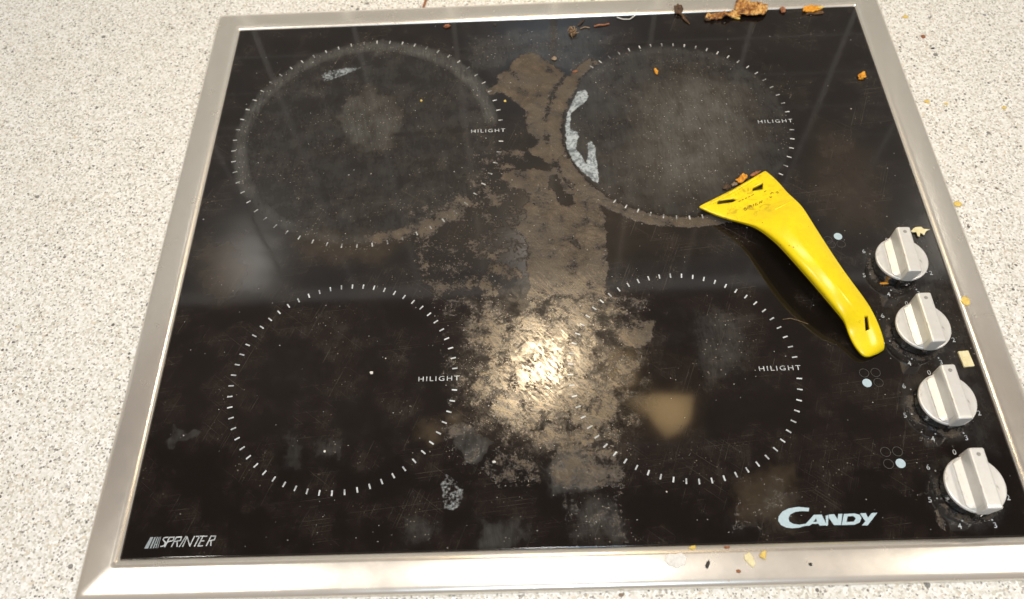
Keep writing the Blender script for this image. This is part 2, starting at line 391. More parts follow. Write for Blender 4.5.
    v3 = t.step(t.noise(t.pos((2600, 14, 1), (0, 0, R(-52))), 1, 3, .6, .3), .65, .71)
    v4 = t.step(t.noise(t.pos((2200, 18, 1), (0, 0, R(22))), 1, 3, .6, .8), .64, .70)
    hair = t.mul(t.math('MAXIMUM', t.math('MAXIMUM', v2, v4), v3), t.step(n3, .46, .58))
    c = t.mix(t.mul(hair, .13), c, (.4, .36, .3))
    rough = t.mixf(fl, t.mixf(n1, .045, .085), .26)
    rough = t.mixf(t.mul(aB, .5), rough, .3)
    rough = t.mixf(mR, rough, t.mixf(t.mul(scr, aG), .52, .36))
    rough = t.mixf(t.math('MAXIMUM', mW, sp), rough, .5)
    t.set(Base_Color=c, Roughness=rough)
    t.put(t.b.inputs['Specular IOR Level'], t.mixf(mR, .5, .7))
    t.put(t.b.inputs['Coat Weight'], t.mul(aG, t.add(t.step(n1, .36, .62, .06, .4), t.mul(mR, t.add(t.step(swirl, .36, .58, 0, .35), t.mul(scr, .45))))))
    t.put(t.b.inputs['Coat Roughness'], t.mixf(t.math('MAXIMUM', scr, t.step(swirl, .4, .6)), .36, .15))
    t.b.inputs['Coat IOR'].default_value = 1.9
    t.b.inputs['Coat Tint'].default_value = (1, .93, .8, 1)
    h = t.add(t.mul(mR, t.add(.45, t.add(t.mul(n2, .6), t.mul(thick, .5)))), t.add(t.mul(mW, t.mul(n2, 1.1)), t.mul(sp, .6)))
    h = t.add(h, t.mul(t.mul(t.add(scr, t.mul(swirl, 1.2)), mR), .6))
    cb = t.n('Bump')
    t.put(cb.inputs['Height'], t.add(t.mul(scr, .8), t.add(t.mul(n2, .9), swirl)))
    cb.inputs['Strength'].default_value = 1
    cb.inputs['Distance'].default_value = .000009
    t.put(t.b.inputs['Coat Normal'], cb.outputs[0])
    t.bump(h, .7, .0005)
    return t.m


def mat_steel():
    t = NT('brushed_steel')
    n = t.noise(t.pos(), 60, 6, .65)
    b = t.noise(t.pos(), 700, 3, .6)
    c = t.mix(t.step(n, .3, .8), (.80, .765, .70), (.76, .72, .65))
    d = speckle(t, t.pos(), 200, .95, .16)
    c = t.mix(t.mul(d, .5), c, (.28, .22, .13))
    met = t.sub(.80, t.mul(d, .5))
    t.set(Base_Color=c, Metallic=met, Roughness=t.mixf(t.step(n, .3, .75), .23, .28))
    t.bump(t.noise(t.pos((30, 30, 1)), 18, 4, .7), .05, .0003)
    return t.m


def simple(name, color, rough=.5, metal=0, var=.25, scale=200, bump=.2, spec=.5, sss=0, dist=.0004):
    t = NT(name)
    n = t.noise(t.pos(), scale, 5, .65)
    dark = tuple(x * (1 - var * 1.5) for x in color)
    lite = tuple(min(1, x * (1 + var)) for x in color)
    t.set(Base_Color=t.mix(t.step(n, .3, .7), dark, lite), Roughness=rough, Metallic=metal)
    t.b.inputs['Specular IOR Level'].default_value = spec
    if sss:
        t.b.inputs['Subsurface Weight'].default_value = sss
        t.b.inputs['Subsurface Radius'].default_value = (.004, .003, .001)
        t.b.inputs['Subsurface Scale'].default_value = .5
    if bump:
        t.bump(n, bump, dist)
    return t.m


def mottled(name, stops, scale, rough=.6):
    t = NT(name)
    n = t.noise(t.pos(), scale, 7, .7, .4)
    t.set(Base_Color=t.ramp(n, stops), Roughness=rough)
    t.bump(n, .7, .0008)
    return t.m


def emit(name, color, power, centre=None, reach=.06):
    t = NT(name)
    t.set(Base_Color=(.8, .75, .65), Roughness=.4)
    t.b.inputs['Emission Color'].default_value = (*color, 1)
    t.b.inputs['Emission Strength'].default_value = power
    if centre:                                  # added glow panel, fading outwards so its mirror image has soft edges
        sub = t.n('VectorMath', operation='DISTANCE')
        t.put(sub.inputs[0], t.pos())
        sub.inputs[1].default_value = centre
        t.put(t.b.inputs['Emission Strength'], t.step(sub.outputs['Value'], .008, reach, power, power * .18))
    return t.m


def mat_knob():
    t = NT('worn_silver_plastic')
    n = t.noise(t.pos(), 160, 5, .65)
    f = t.noise(t.pos(), 900, 3, .6)
    c = t.mix(t.step(n, .35, .7), (.72, .715, .69), (.68, .67, .64))
    grime = t.mul(t.step(t.noise(t.pos((1, .35, 1)), 240, 6, .7), .58, .70), .5)
    c = t.mix(grime, c, (.20, .17, .13))
    t.set(Base_Color=c, Metallic=.35, Roughness=t.mixf(n, .34, .46))
    t.bump(f, .08, .0003)
    return t.m


def mat_yellow():
    t = NT('yellow_plastic')
    n = t.noise(t.pos(), 130, 6, .7)
    c = t.mix(t.step(n, .35, .7), (.86, .67, .002), (.80, .60, .002))
    dirt = t.mul(speckle(t, t.pos(), 420, .90, .3), t.step(t.noise(t.pos(), 40, 3, .6), .45, .6))
    c = t.mix(t.mul(dirt, .75), c, (.22, .10, .01))
    ln = t.n('VectorMath', operation='LENGTH')
    t.put(ln.inputs[0], t.pos())
    head = t.step(ln.outputs['Value'], .012, .040, 1, 0)
    smudge = t.mul(head, t.step(t.noise(t.pos(), 150, 6, .7, 1.0), .50, .64))
    c = t.mix(t.mul(smudge, .55), c, (.30, .17, .01))
    scuff = t.step(t.noise(t.pos((1, .25, 1), (0, 0, R(-50))), 420, 5, .7), .63, .73)
    c = t.mix(t.mul(scuff, .5), c, (.42, .27, .015))
    t.set(Base_Color=c, Roughness=t.mixf(n, .22, .36))
    t.b.inputs['Subsurface Weight'].default_value = .12
    t.b.inputs['Subsurface Radius'].default_value = (.003, .002, .0004)
    t.b.inputs['Subsurface Scale'].default_value = .5
    t.bump(n, .12, .0005)
    return t.m


M_TOP, M_GLASS, M_STEEL, M_KNOB, M_YEL = mat_worktop(), mat_glass(), mat_steel(), mat_knob(), mat_yellow()
M_SKIRT = simple('silver_knob_skirt', (.26, .275, .29), .18, .9, .4, 240, .5)
M_PRINT = simple('pale_grey_print', (.47, .50, .52), .45, 0, .3, 130, 0)
M_WORN = simple('worn_grey_print', (.40, .41, .41), .5, 0, .6, 180, 0)
M_LOGO = simple('pale_blue_grey_print', (.42, .54, .60), .45, 0, .05, 600, 0)
M_STRIPE = simple('dim_grey_print', (.24, .28, .30), .45, 0, .1, 600, 0)
M_FAINT = simple('faint_grey_outline_print', (.085, .08, .075), .4, 0, .2, 900, 0)
M_DOT = simple('dull_pointer_dot', (.30, .29, .27), .5, 0, .2, 900, 0)
M_BLACK = simple('black_rubber_seal', (.012, .011, .010), .5, 0, .2, 300, .1)
M_BLADE = simple('blade_steel', (.45, .44, .42), .3, 1, .2, 200, .1)
M_MARK = simple('ochre_embossing_dirt', (.30, .17, .012), .5, 0, .4, 900, 0)

# ------------------------------------------------------------------ setting: worktop, tiled wall
bm = bmesh.new()
prof = [(WALL_Y, ZT), (-.085, ZT)]
for k in range(7):
    a = R(90 + 15 * k)
    prof.append((-.085 + .008 * math.cos(a), ZT - .008 + .008 * math.sin(a)))
prof += [(-.093, ZT - .038), (WALL_Y, ZT - .038)]
rows = [[bm.verts.new((x, y, z)) for y, z in prof] for x in (-.75, 1.35)]
for i in range(len(prof)):
    j = (i + 1) % len(prof)
    bm.faces.new((rows[0][i], rows[0][j], rows[1][j], rows[1][i]))
bm.faces.new(rows[0])
bm.faces.new(rows[1])
tag(link('worktop', from_bm('worktop', bm), M_TOP), 'white grey and black speckled laminate worktop under the hob', None, None, 'structure')

wall = tag(link('wall', box_mesh('wall', -1.6, 2.2, WALL_Y + .0006, WALL_Y + .08, ZT - .04, .63), simple('pale_grout', (.88, .87, .84), .8, 0, .06, 60)),
           'tiled splashback wall mirrored in the black glass', None, None, 'structure')
tag(link('wall', box_mesh('wall', -1.6, 2.2, WALL_Y - .002, WALL_Y + .08, .6305, 2.7), simple('dark_wall_paint', (.15, .115, .098), .7, 0, .1, 8)),
    'dark wall above the tiles, mirrored dimly in the black glass', None, None, 'structure')
TX, TZ = .1025, .0525
M_TILE = simple('grey_glazed_tile', (.41, .405, .39), .22, 0, .10, 12, .05, .4)
tile_me = box_mesh('tile', -TX / 2 + .0026, TX / 2 - .0026, -.006, 0, -TZ / 2 + .0014, TZ / 2 - .0014, .0005, 1)
tile_me.materials.append(M_TILE)
for i in range(-14, 10):
    for j in range(-2, 9):
        zc = .122 + (j + .5) * TZ
        if zc < .03:
            continue
        link('tile', tile_me, None, wall, (.585 + (i + .5) * TX, WALL_Y + .0059, zc))

# ------------------------------------------------------------------ the hob
hob = tag(empty('ceramic_hob', (0, 0, ZT)), 'dirty black ceramic hob with steel frame and four silver knobs', 'hob')


def part(name, me, mat, parent=hob, loc=(0, 0, 0), smooth=False):
    off = -ZT if parent is hob else 0
    return link(name, me, mat, parent, (loc[0], loc[1], loc[2] + off), smooth)


# glass plate: a fine grid that carries where the dirt and the painted glows lie
STEP = .00085
nx, ny = int(GW / STEP) + 1, int(GD / STEP) + 1
gx, gy = np.meshgrid(np.linspace(0, GW, nx), np.linspace(0, GD, ny))


def smooth01(x):
    x = np.clip(x, 0, 1)
    return x * x * (3 - 2 * x)


def wobble(seed, cell):
    """smooth random field over the plate, about -1..1, features of size cell (mm)"""
    rg = np.random.default_rng(seed)
    g = rg.uniform(-1, 1, (int(GD * 1000 / cell) + 4, int(GW * 1000 / cell) + 4))
    fx, fy = gx * 1000 / cell, gy * 1000 / cell
    ix, iy = fx.astype(int), fy.astype(int)
    u, v_ = fx - ix, fy - iy
    u, v_ = u * u * (3 - 2 * u), v_ * v_ * (3 - 2 * v_)
    return (g[iy, ix] * (1 - u) + g[iy, ix + 1] * u) * (1 - v_) + (g[iy + 1, ix] * (1 - u) + g[iy + 1, ix + 1] * u) * v_


WX = sum(wobble(10 + k, c) * a for k, (c, a) in enumerate(((14, 1.0), (6, .7), (2.6, .5))))
WY = sum(wobble(20 + k, c) * a for k, (c, a) in enumerate(((14, 1.0), (6, .7), (2.6, .5))))


def inside_dist(pts, warp=1.0):
    """signed distance (mm) to an uneven polygon, positive inside"""
    P = np.array(pts, float)
    X, Y = gx * 1000 + WX * warp, gy * 1000 + WY * warp
    d = np.full(X.shape, 1e9)
    ins = np.zeros(X.shape, bool)
    for (x0, y0), (x1, y1) in zip(P, np.roll(P, -1, 0)):
        ex, ey = x1 - x0, y1 - y0
        s = np.clip(((X - x0) * ex + (Y - y0) * ey) / (ex * ex + ey * ey + 1e-9), 0, 1)
        d = np.minimum(d, (X - x0 - s * ex) ** 2 + (Y - y0 - s * ey) ** 2)
        c = (y0 > Y) != (y1 > Y)
        ins ^= c & (X < ex * (Y - y0) / (ey if ey else 1e-9) + x0)
    d = np.sqrt(d)
    return np.where(ins, d, -d)


lay = {k: np.zeros(gx.shape) for k in 'rfwbhg'}
for layer, val, soft, pts in POLY:
    m = val * smooth01(.5 + inside_dist(pts, {'f': 3.6, 'b': 3, 'w': .8, 'r': 1.6, 'h': 1.6, 'g': 2}[layer]) / (2 * soft * (1.8 if layer == 'f' else 1)))
    lay[layer] = np.maximum(lay[layer], m)

RINGS = [(.3410, .1098, .0728), (.1205, .1091, .0731), (.1208, .3215, .1050), (.3606, .3208, .0893)]


def annulus(layer, ring, val, r0, r1, a0, a1, soft):
    cx, cy, r = ring
    X, Y = (gx - cx) / r, (gy - cy) / r
    q = np.hypot(X, Y)
    ang = np.degrees(np.arctan2(Y, X)) % 360
    mid, half = ((a0 + a1) / 2) % 360, (a1 - a0) / 2
    da = np.abs((ang - mid + 180) % 360 - 180)
    m = val * smooth01((q - r0) / soft + .5) * smooth01((r1 - q) / soft + .5) * smooth01((half - da) / 14 + .5)
    lay[layer] = np.maximum(lay[layer], m)


FR, FL, BL, BR = RINGS
annulus('f', BL, .27, 0, .98, 0, 361, .12)
annulus('f', BL, .80, .90, 1.0, 20, 215, .09)
annulus('f', BL, .95, .88, .97, 5, 80, .08)
annulus('f', BL, .50, .90, .99, 215, 300, .09)
annulus('f', BR, .36, 0, .99, 0, 361, .1)
annulus('f', BR, .45, .86, .97, 60, 140, .1)
annulus('f', FL, .10, 0, .9, 0, 361, .5)
annulus('f', FR, .08, 0, .9, 0, 361, .5)
annulus('r', BR, .95, .99, 1.10, 128, 292, .05)
annulus('r', BL, .46, .95, 1.06, 255, 330, .08)
for kx_, ky_ in ((.4951, .1829), (.4951, .1313), (.4956, .0803), (.4959, .0274)):
    annulus('r', (kx_, ky_, .0165), .60, .9, 1.22, 150, 330, .3)
    annulus('f', (kx_, ky_, .0165), .34, .9, 1.45, 100, 350, .7)
annulus('h', BR, .45, 1.10, 1.15, 140, 215, .05)
resi = np.clip(lay['r'] - lay['h'] * .8, 0, 1)
co = np.zeros((ny, nx, 3))
co[..., 0], co[..., 1] = gx, gy
idx = np.arange(nx * ny).reshape(ny, nx)
quads = np.stack([idx[:-1, :-1], idx[:-1, 1:], idx[1:, 1:], idx[1:, :-1]], -1).reshape(-1, 4)
rim = np.concatenate([idx[0, :-1], idx[:-1, -1], idx[-1, :0:-1], idx[:0:-1, 0]])
low = co.reshape(-1, 3)[rim] - (0, 0, .004)
nb = nx * ny
k = np.arange(len(rim))
skirt = np.stack([rim[k], nb + k, nb + (k + 1) % len(rim), rim[(k + 1) % len(rim)]], -1)
allv = np.concatenate([co.reshape(-1, 3), low])
allf = np.concatenate([quads, skirt])
me = bpy.data.meshes.new('glass_plate')
me.vertices.add(len(allv))
me.vertices.foreach_set('co', allv.astype(np.float32).ravel())
me.loops.add(len(allf) * 4)
me.loops.foreach_set('vertex_index', allf.astype(np.int32).ravel())
me.polygons.add(len(allf))
me.polygons.foreach_set('loop_start', (np.arange(len(allf)) * 4).astype(np.int32))
me.update(calc_edges=True)
for nm, arr in (('residue', resi), ('film', lay['f']), ('deposit', lay['w']), ('brown', lay['b']), ('shiny', lay['g'])):
    at = me.attributes.new(nm, 'FLOAT', 'POINT')
    at.data.foreach_set('value', np.concatenate([arr.ravel(), np.zeros(len(rim))]).astype(np.float32))
part('glass_plate', me, M_GLASS)['label'] = 'black glass plate with burnt-on brown residue'

# steel frame: a profile (distance outwards, height, corner radius) swept round the plate
FP = [(.0002, -.0012, .0006), (.0004, .0002, .0008), (.0032, .0009, .0022), (.0042, .00118, .0028), (.0054, .0012, .003), (.012, .0006, .003), (.0188, -.0002, .003), (.0207, -.0006, .003),
      (.0222, -.0015, .003), (.0231, -.0028, .003), (.0234, -.0049, .003)]


def frame_z(d):
    return float(np.interp(d, [a for a, _, _ in FP], [b for _, b, _ in FP]))


v, f = [], []
NC = 7
for d, z, r in FP:
    for cx, cy, a0 in ((GW + d - r, GD + d - r, 0), (-d + r, GD + d - r, 90), (-d + r, -d + r, 180), (GW + d - r, -d + r, 270)):
        for k in range(NC):
            a = R(a0 + 90 * k / (NC - 1))
            v.append((cx + r * math.cos(a), cy + r * math.sin(a), z))
L = 4 * NC
for i in range(len(FP) - 1):
    for k in range(L):
        f.append((i * L + k, (i + 1) * L + k, (i + 1) * L + (k + 1) % L, i * L + (k + 1) % L))
part('steel_frame', pyd('steel_frame', v, f), M_STEEL, smooth=True)

# printed heating-zone rings (59 dashes each, the gap holds the word)
for n, (cx, cy, r) in enumerate(RINGS):
    v, f = [], []
    for k in range(1, 60):
        if n == 3 and 138 <= 6 * k <= 232:      # buried under the crust
            continue
        a = R(6 * k)
        d = Vector((math.cos(a), math.sin(a)))
        c = Vector((cx, cy)) + d * r
        stroke_verts([c - d * .0014, c + d * .0014], .00095, .00012, v, f)
    part('zone_ring', pyd('zone_ring', v, f), M_PRINT if n < 2 else M_WORN)['label'] = ['ring of white dashes round the front right zone', 'ring of white dashes round the front left zone', 'large ring of dashes round the back left zone', 'ring of dashes round the back right zone'][n]
hl = text_mesh('HILIGHT', .0052, 1.28, 0, .00001)
wd = max(p.co.x for p in hl.vertices) - min(p.co.x for p in hl.vertices)
for x, y in ((.4023, .1097), (.1828, .1096), (.2152, .3216), (.4382, .3206)):
    o = part('zone_lettering', hl, M_PRINT, loc=(x, y, .00013))
    o.scale = (.0266 / wd, .92, 1)
# maker's mark, front left name, zone symbols
bm = bmesh.new()
for n, loops in enumerate(LOGO):
    bm.from_mesh(flat_poly('logo', loops, .00012 + n * 4e-6))
lg = bpy.data.meshes.new('maker_logo')
bm.to_mesh(lg)
bm.free()
part('maker_logo', lg, M_LOGO)
v, f = [], []
for l in SPRINTER:
    stroke_verts([(x / 1000, y / 1000) for x, y in l], .00062, .00012, v, f)
part('name_lettering', pyd('name_lettering', v, f), M_PRINT)
bm = bmesh.new()
for s in STRIPES:
    bm.from_mesh(flat_poly('stripes', [s], .00012))
sm = bpy.data.meshes.new('name_stripes')
bm.to_mesh(sm)
bm.free()
part('name_stripes', sm, M_STRIPE)
for n, ics in enumerate(ICONS):
    full = (1, 2, 3)[n]
    v, f = [], []
    for k, (x, y) in enumerate(ics):
        c = Vector((x / 1000, y / 1000))
        ring = [c + Vector((math.cos(R(15 * q)), math.sin(R(15 * q)))) * .0029 for q in range(25)]
        if k == full:
            part('zone_dot', flat_poly('zone_dot', [[(p.x * 1000, p.y * 1000) for p in ring[:-1]]], .00012), M_LOGO)
        else:
            stroke_verts(ring, .00022, .00012, v, f)
    part('zone_symbol', pyd('zone_symbol', v, f), M_FAINT)


# knobs
def lathe(name, pr, seg=48):
    v, f = [], []
    for r, z in pr:
        for k in range(seg):
            a = 2 * math.pi * k / seg
            v.append((r * math.cos(a), r * math.sin(a), z))
    for i in range(len(pr) - 1):
        for k in range(seg):
            f.append((i * seg + k, i * seg + (k + 1) % seg, (i + 1) * seg + (k + 1) % seg, (i + 1) * seg + k))
    f += [tuple(range(seg))[::-1], tuple(range((len(pr) - 1) * seg, len(pr) * seg))]
    return pyd(name, v, f)


def bar_mesh():
    """the raised grip: a long ridge with a low shoulder either side, blunt front end that hangs over the rim"""
    sec = [(-.0098, .0), (-.0094, .0011), (-.0054, .0028), (-.0045, .0108), (-.0039, .0119), (-.0031, .0122), (.0036, .0122), (.0043, .0118), (.0048, .0106), (.0052, .0004), (.0052, .0)]
    ys = [(-.0176, .93, .96), (-.0171, 1, .99)] + [(.0165 * math.sin(R(q)), 1, 1) for q in range(-72, 73, 12)] + [(.0168, 1, 1), (.0174, .93, .97)]
    v, f = [], []
    m = len(sec)
    for y, sx, sz in ys:
        for x, z in sec:
            xx = x
            if x < -.0053 or z < .002:      # the shoulder stays on the round disc
                lim = math.sqrt(max(.0164 ** 2 - min(abs(y), .0163) ** 2, .0012 ** 2))
                xx = max(-lim, min(lim, x))
                if x < -.0053:
                    xx = min(xx, -.0046)
            v.append((xx * sx, y, z * sz if z > .004 else z))
    for i in range(len(ys) - 1):
        for k in range(m):
            f.append((i * m + k, (i + 1) * m + k, (i + 1) * m + (k + 1) % m, i * m + (k + 1) % m))
    f += [tuple(range(m)), tuple(range((len(ys) - 1) * m, len(ys) * m))[::-1]]
    me_ = pyd('grip', v, f)
    b = bmesh.new()
    b.from_mesh(me_)
    bmesh.ops.recalc_face_normals(b, faces=b.faces)
    b.to_mesh(me_)
    b.free()
    return me_


skirt_me = lathe('skirt', [(.0152, .0001), (.0154, .0014), (.0158, .0085), (.0166, .0098), (.0166, .0100)])
cap_me = lathe('cap', [(.0167, .0100), (.0171, .0103), (.0171, .0113), (.0168, .0118), (.0162, .0120)])
grip_me = bar_mesh()
dot_me = lathe('pointer_dot', [(.0012, 0), (.0012, .00025), (.0010, .00035)], 16)
point_me = box_mesh('pointer_notch', -.0014, .0014, -.0020, .0, -.0062, .0002, .0003)
digits = [text_mesh(str(k), .0046, 1, 0, .00002) for k in range(7)]
dash_me = lathe('scale_dot', [(.0005, 0), (.0005, .00003)], 10)
KN = [(.4951, .1829, 'silver knob nearest the back edge'), (.4951, .1313, 'second silver knob from the back'), (.4956, .0803, 'third silver knob from the back'), (.4959, .0274, 'silver knob nearest the front edge')]
for n, (x, y, lab) in enumerate(KN):
    kn = part('control_knob', skirt_me, M_SKIRT, loc=(x, y, 0), smooth=True)
    kn['label'] = lab
    kn.rotation_euler.z = R((-2.0, 0, 1.0, 0)[n])
    link('cap', cap_me, M_KNOB, kn)
    link('grip', grip_me, M_KNOB, kn, (0, 0, .01185))
    link('pointer_dot', dot_me, M_DOT, kn, (.0003, .0135, .02395))
    link('pointer_notch', point_me, M_BLACK, kn, (-.0036, -.0163, .0105))
    v = []
    for k in range(7):
        a = R(90 - 51.4 * k)
        q = Vector((math.cos(a), math.sin(a)))
        part('scale_number', digits[k], M_PRINT, loc=(x + q.x * .0232, y + q.y * .0232, .00012))
        part('scale_dot', dash_me, M_PRINT, loc=(x + q.x * .0196 + .0008, y + q.y * .0196, .0001))

# ------------------------------------------------------------------ the scraper
scr = tag(empty('scraper', (.400, .240, 0)), 'yellow plastic hob scraper lying across the back right zone', 'scraper')
so = Vector((.400, .240, 0))
sect = []
for n, st in enumerate(STATIONS):
    Lp, Mp, Rp = (Vector(q) / 1000 - so for q in st)
    mid = (Lp + Rp) / 2
    kx = (1.04, 1.04, 1.05, 1.06, 1.08, 1.09, 1.1, 1.12, 1.14, 1.18, 1.28, 1.36, 1.46, 2.0)[n]
    Lp.xy = mid.xy + (Lp - mid).xy * kx
    Rp.xy = mid.xy + (Rp - mid).xy * kx
    th = .0021
    ac = (Rp - Lp)
    ac.z = 0
    ac.normalize()
    up = Vector((0, 0, 1))
    zb = min(Lp.z, .9 * Rp.z)
    Rb = Vector((Rp.x, Rp.y, zb)) + ac * .0008
    A = Lp + up * (.6 * (Mp.z - Lp.z) + .0008) - ac * .0020
    B = Mp.lerp(Rp, .55) + up * .0012
    outer = [Lp, Lp + up * .0014 - ac * .0002, A, Mp, B, Rp, Rb]
    t = min(th, .45 * max(Mp.z - zb, .001))
    inner = [Rb - ac * t, Vector((Rp.x, Rp.y, max(Rp.z - t, zb + .0003))) - ac * t * 1.2, Mp - up * t * 1.1, A + ac * t * 1.1 - up * t * .4, Lp + ac * t * 1.5]
    inner[0].z = zb
    sect.append(outer + inner)
v, f = [q for s in sect for q in s], []
m = len(sect[0])
for i in range(len(sect) - 1):
    for k in range(m):
        f.append((i * m + k, i * m + (k + 1) % m, (i + 1) * m + (k + 1) % m, (i + 1) * m + k))
for base in (0, (len(sect) - 1) * m):       # close the two ends across the hollow
    o_ = [base + k for k in range(7)]
    i_ = [base + k for k in range(7, 12)]
    f.append(tuple(o_ + i_))
bm = bmesh.new()
bm.from_mesh(pyd('body', v, f))
bmesh.ops.recalc_face_normals(bm, faces=bm.faces)
cl = bm.edges.layers.float.get('crease_edge') or bm.edges.layers.float.new('crease_edge')
bm.verts.ensure_lookup_table()
for e in bm.edges:
    a, b = e.verts[0].index, e.verts[1].index
    if a % m == b % m and a % m in (0, 6, 7, 11):
        e[cl] = .75
    if a % m == b % m and a % m in (5, 3):
        e[cl] = .6
    if a // m == b // m and a // m == 0:
        e[cl] = .55
bm.faces.ensure_lookup_table()
raw = from_bm('body', bm)
tmp = bpy.data.objects.new('tmp', raw)
COL.objects.link(tmp)
ss = tmp.modifiers.new('s', 'SUBSURF')
ss.levels = ss.render_levels = 3
cuts = []
for n, sl in enumerate(SLOTS):
    b = bmesh.new()
    lo = [b.verts.new((x / 1000 - so.x, y / 1000 - so.y, .0005)) for x, y in sl]
    hi = [b.verts.new((x / 1000 - so.x, y / 1000 - so.y, .04)) for x, y in sl]
    b.faces.new(lo)
    b.faces.new(hi)
    for k in range(len(sl)):
        b.faces.new((lo[k], lo[(k + 1) % len(sl)], hi[(k + 1) % len(sl)], hi[k]))
    co_ = bpy.data.objects.new('cut', from_bm('cut', b))
    COL.objects.link(co_)
    cuts.append(co_)
    bo = tmp.modifiers.new('b', 'BOOLEAN')
    bo.operation, bo.object, bo.solver = 'DIFFERENCE', co_, 'EXACT'
dg = bpy.context.evaluated_depsgraph_get()
body = bpy.data.meshes.new_from_object(tmp.evaluated_get(dg))
for o in [tmp] + cuts:
    bpy.data.objects.remove(o)
body.name = 'body'
body.materials.clear()
link('body', body, M_YEL, scr, smooth=True)
bvh = BVHTree.FromPolygons([q.co.copy() for q in body.vertices], [tuple(q.vertices) for q in body.polygons])


def on_scraper(x, y):
    h = bvh.ray_cast(Vector((x, y, .1)), Vector((0, 0, -1)))
    return h[0]


for l in MARKS:
    pts = []
    for (x0, y0), (x1, y1) in zip(l, l[1:]):
        for s in np.linspace(0, 1, 5):
            h = on_scraper((x0 + (x1 - x0) * s) / 1000 - so.x, (y0 + (y1 - y0) * s) / 1000 - so.y)
            if h:
                pts.append(h + Vector((0, 0, .00004)))
    if len(pts) > 2:
        link('embossed_mark', tube_mesh('embossed_mark', pts, .00034, 5), M_MARK, scr)
# moulded lip behind the blade and the step where the head meets the handle
for (xa, ya), (xb, yb), rr in (((374.5, 237.6), (415.5, 262.4), .0011), ((414.5, 221.6), (430, 230), .0009)):
    pts = [on_scraper((xa + (xb - xa) * s) / 1000 - so.x, (ya + (yb - ya) * s) / 1000 - so.y) for s in np.linspace(0, 1, 14)]
    pts = [q for q in pts if q]
    if len(pts) > 3:
        link('moulded_rib', tube_mesh('moulded_rib', pts, [rr * (.4 if k in (0, len(pts) - 1) else 1) for k in range(len(pts))], 8), M_YEL, scr, smooth=True)
# blade clamped under the front edge
L0, R0 = Vector(STATIONS[0][0]) / 1000 - so, Vector(STATIONS[0][2]) / 1000 - so
dirn = (R0 - L0).xy.normalized()
nrm = Vector((-dirn.y, dirn.x))
bl = [L0.xy + dirn * .006 + nrm * .0012, R0.xy - dirn * .006 + nrm * .0012, R0.xy - dirn * .006 - nrm * .012, L0.xy + dirn * .006 - nrm * .012]
zz = [.0008, .0008, .0048, .0040]
v = [(q.x, q.y, z - dz) for dz in (0, .0004) for q, z in zip(bl, zz)]
link('blade', pyd('blade', v, [(0, 1, 2, 3), (7, 6, 5, 4)] + [(k, k + 4, (k + 1) % 4 + 4, (k + 1) % 4) for k in range(4)]), M_BLADE, scr)

# ------------------------------------------------------------------ scraps, crumbs, drops
M_BURNT = mottled('burnt_orange_scrap', [(.36, (.035, .013, .006)), (.45, (.22, .085, .02)), (.53, (.46, .22, .05)), (.64, (.68, .45, .16))], 200)
M_CHAR = mottled('charred_shred', [(.35, (.018, .010, .007)), (.55, (.10, .05, .02)), (.75, (.34, .19, .08))], 420)
M_ORANGE = mottled('orange_peel_scrap', [(.3, (.42, .13, .01)), (.55, (.75, .34, .02)), (.75, (.85, .55, .08))], 380)
M_YELC = mottled('yellow_crumb', [(.3, (.62, .40, .06)), (.7, (.82, .66, .22))], 500)
M_PALE = mottled('pale_cheese', [(.3, (.66, .56, .28)), (.7, (.82, .76, .50))], 400)
M_RUST = mottled('rust_crumb', [(.3, (.16, .05, .02)), (.7, (.46, .19, .08))], 500)
M_TAN = mottled('tan_crumb', [(.3, (.14, .10, .07)), (.7, (.36, .27, .19))], 500)
M_WHITE = mottled('white_crumb', [(.3, (.62, .60, .55)), (.7, (.84, .83, .80))], 600)
M_DARK = mottled('dark_crumb', [(.3, (.012, .011, .010)), (.7, (.05, .045, .04))], 500)
M_FIBRE = mottled('dry_fibre', [(.3, (.16, .09, .04)), (.7, (.46, .33, .19))], 500)


def ground(x, y):
    """height of what lies under a crumb: glass, frame or worktop"""
    d = max(-x, x - GW, -y, y - GD)
    return .0 if d <= 0 else (frame_z(d) if d < .0225 else ZT)


def crumb_mesh(a, b, h, seed, rough=.45, sub=3):
    bm = bmesh.new()
    bmesh.ops.create_icosphere(bm, subdivisions=sub, radius=1)
    o = Vector((seed * 3.7, seed * 1.3, seed * .7))
    for q in bm.verts:
        n = q.co.normalized()
        k = 1 + rough * (mnoise.noise(n * 1.4 + o) * 1.1 + mnoise.noise(n * 3.3 + o) * .6 + mnoise.noise(n * 7 + o) * .3)
        q.co = Vector((n.x * k * a, n.y * k * b, (n.z * .5 + .5) ** 1.15 * k * h))
        q.co.z = max(q.co.z, 0)
    return from_bm('crumb', bm)


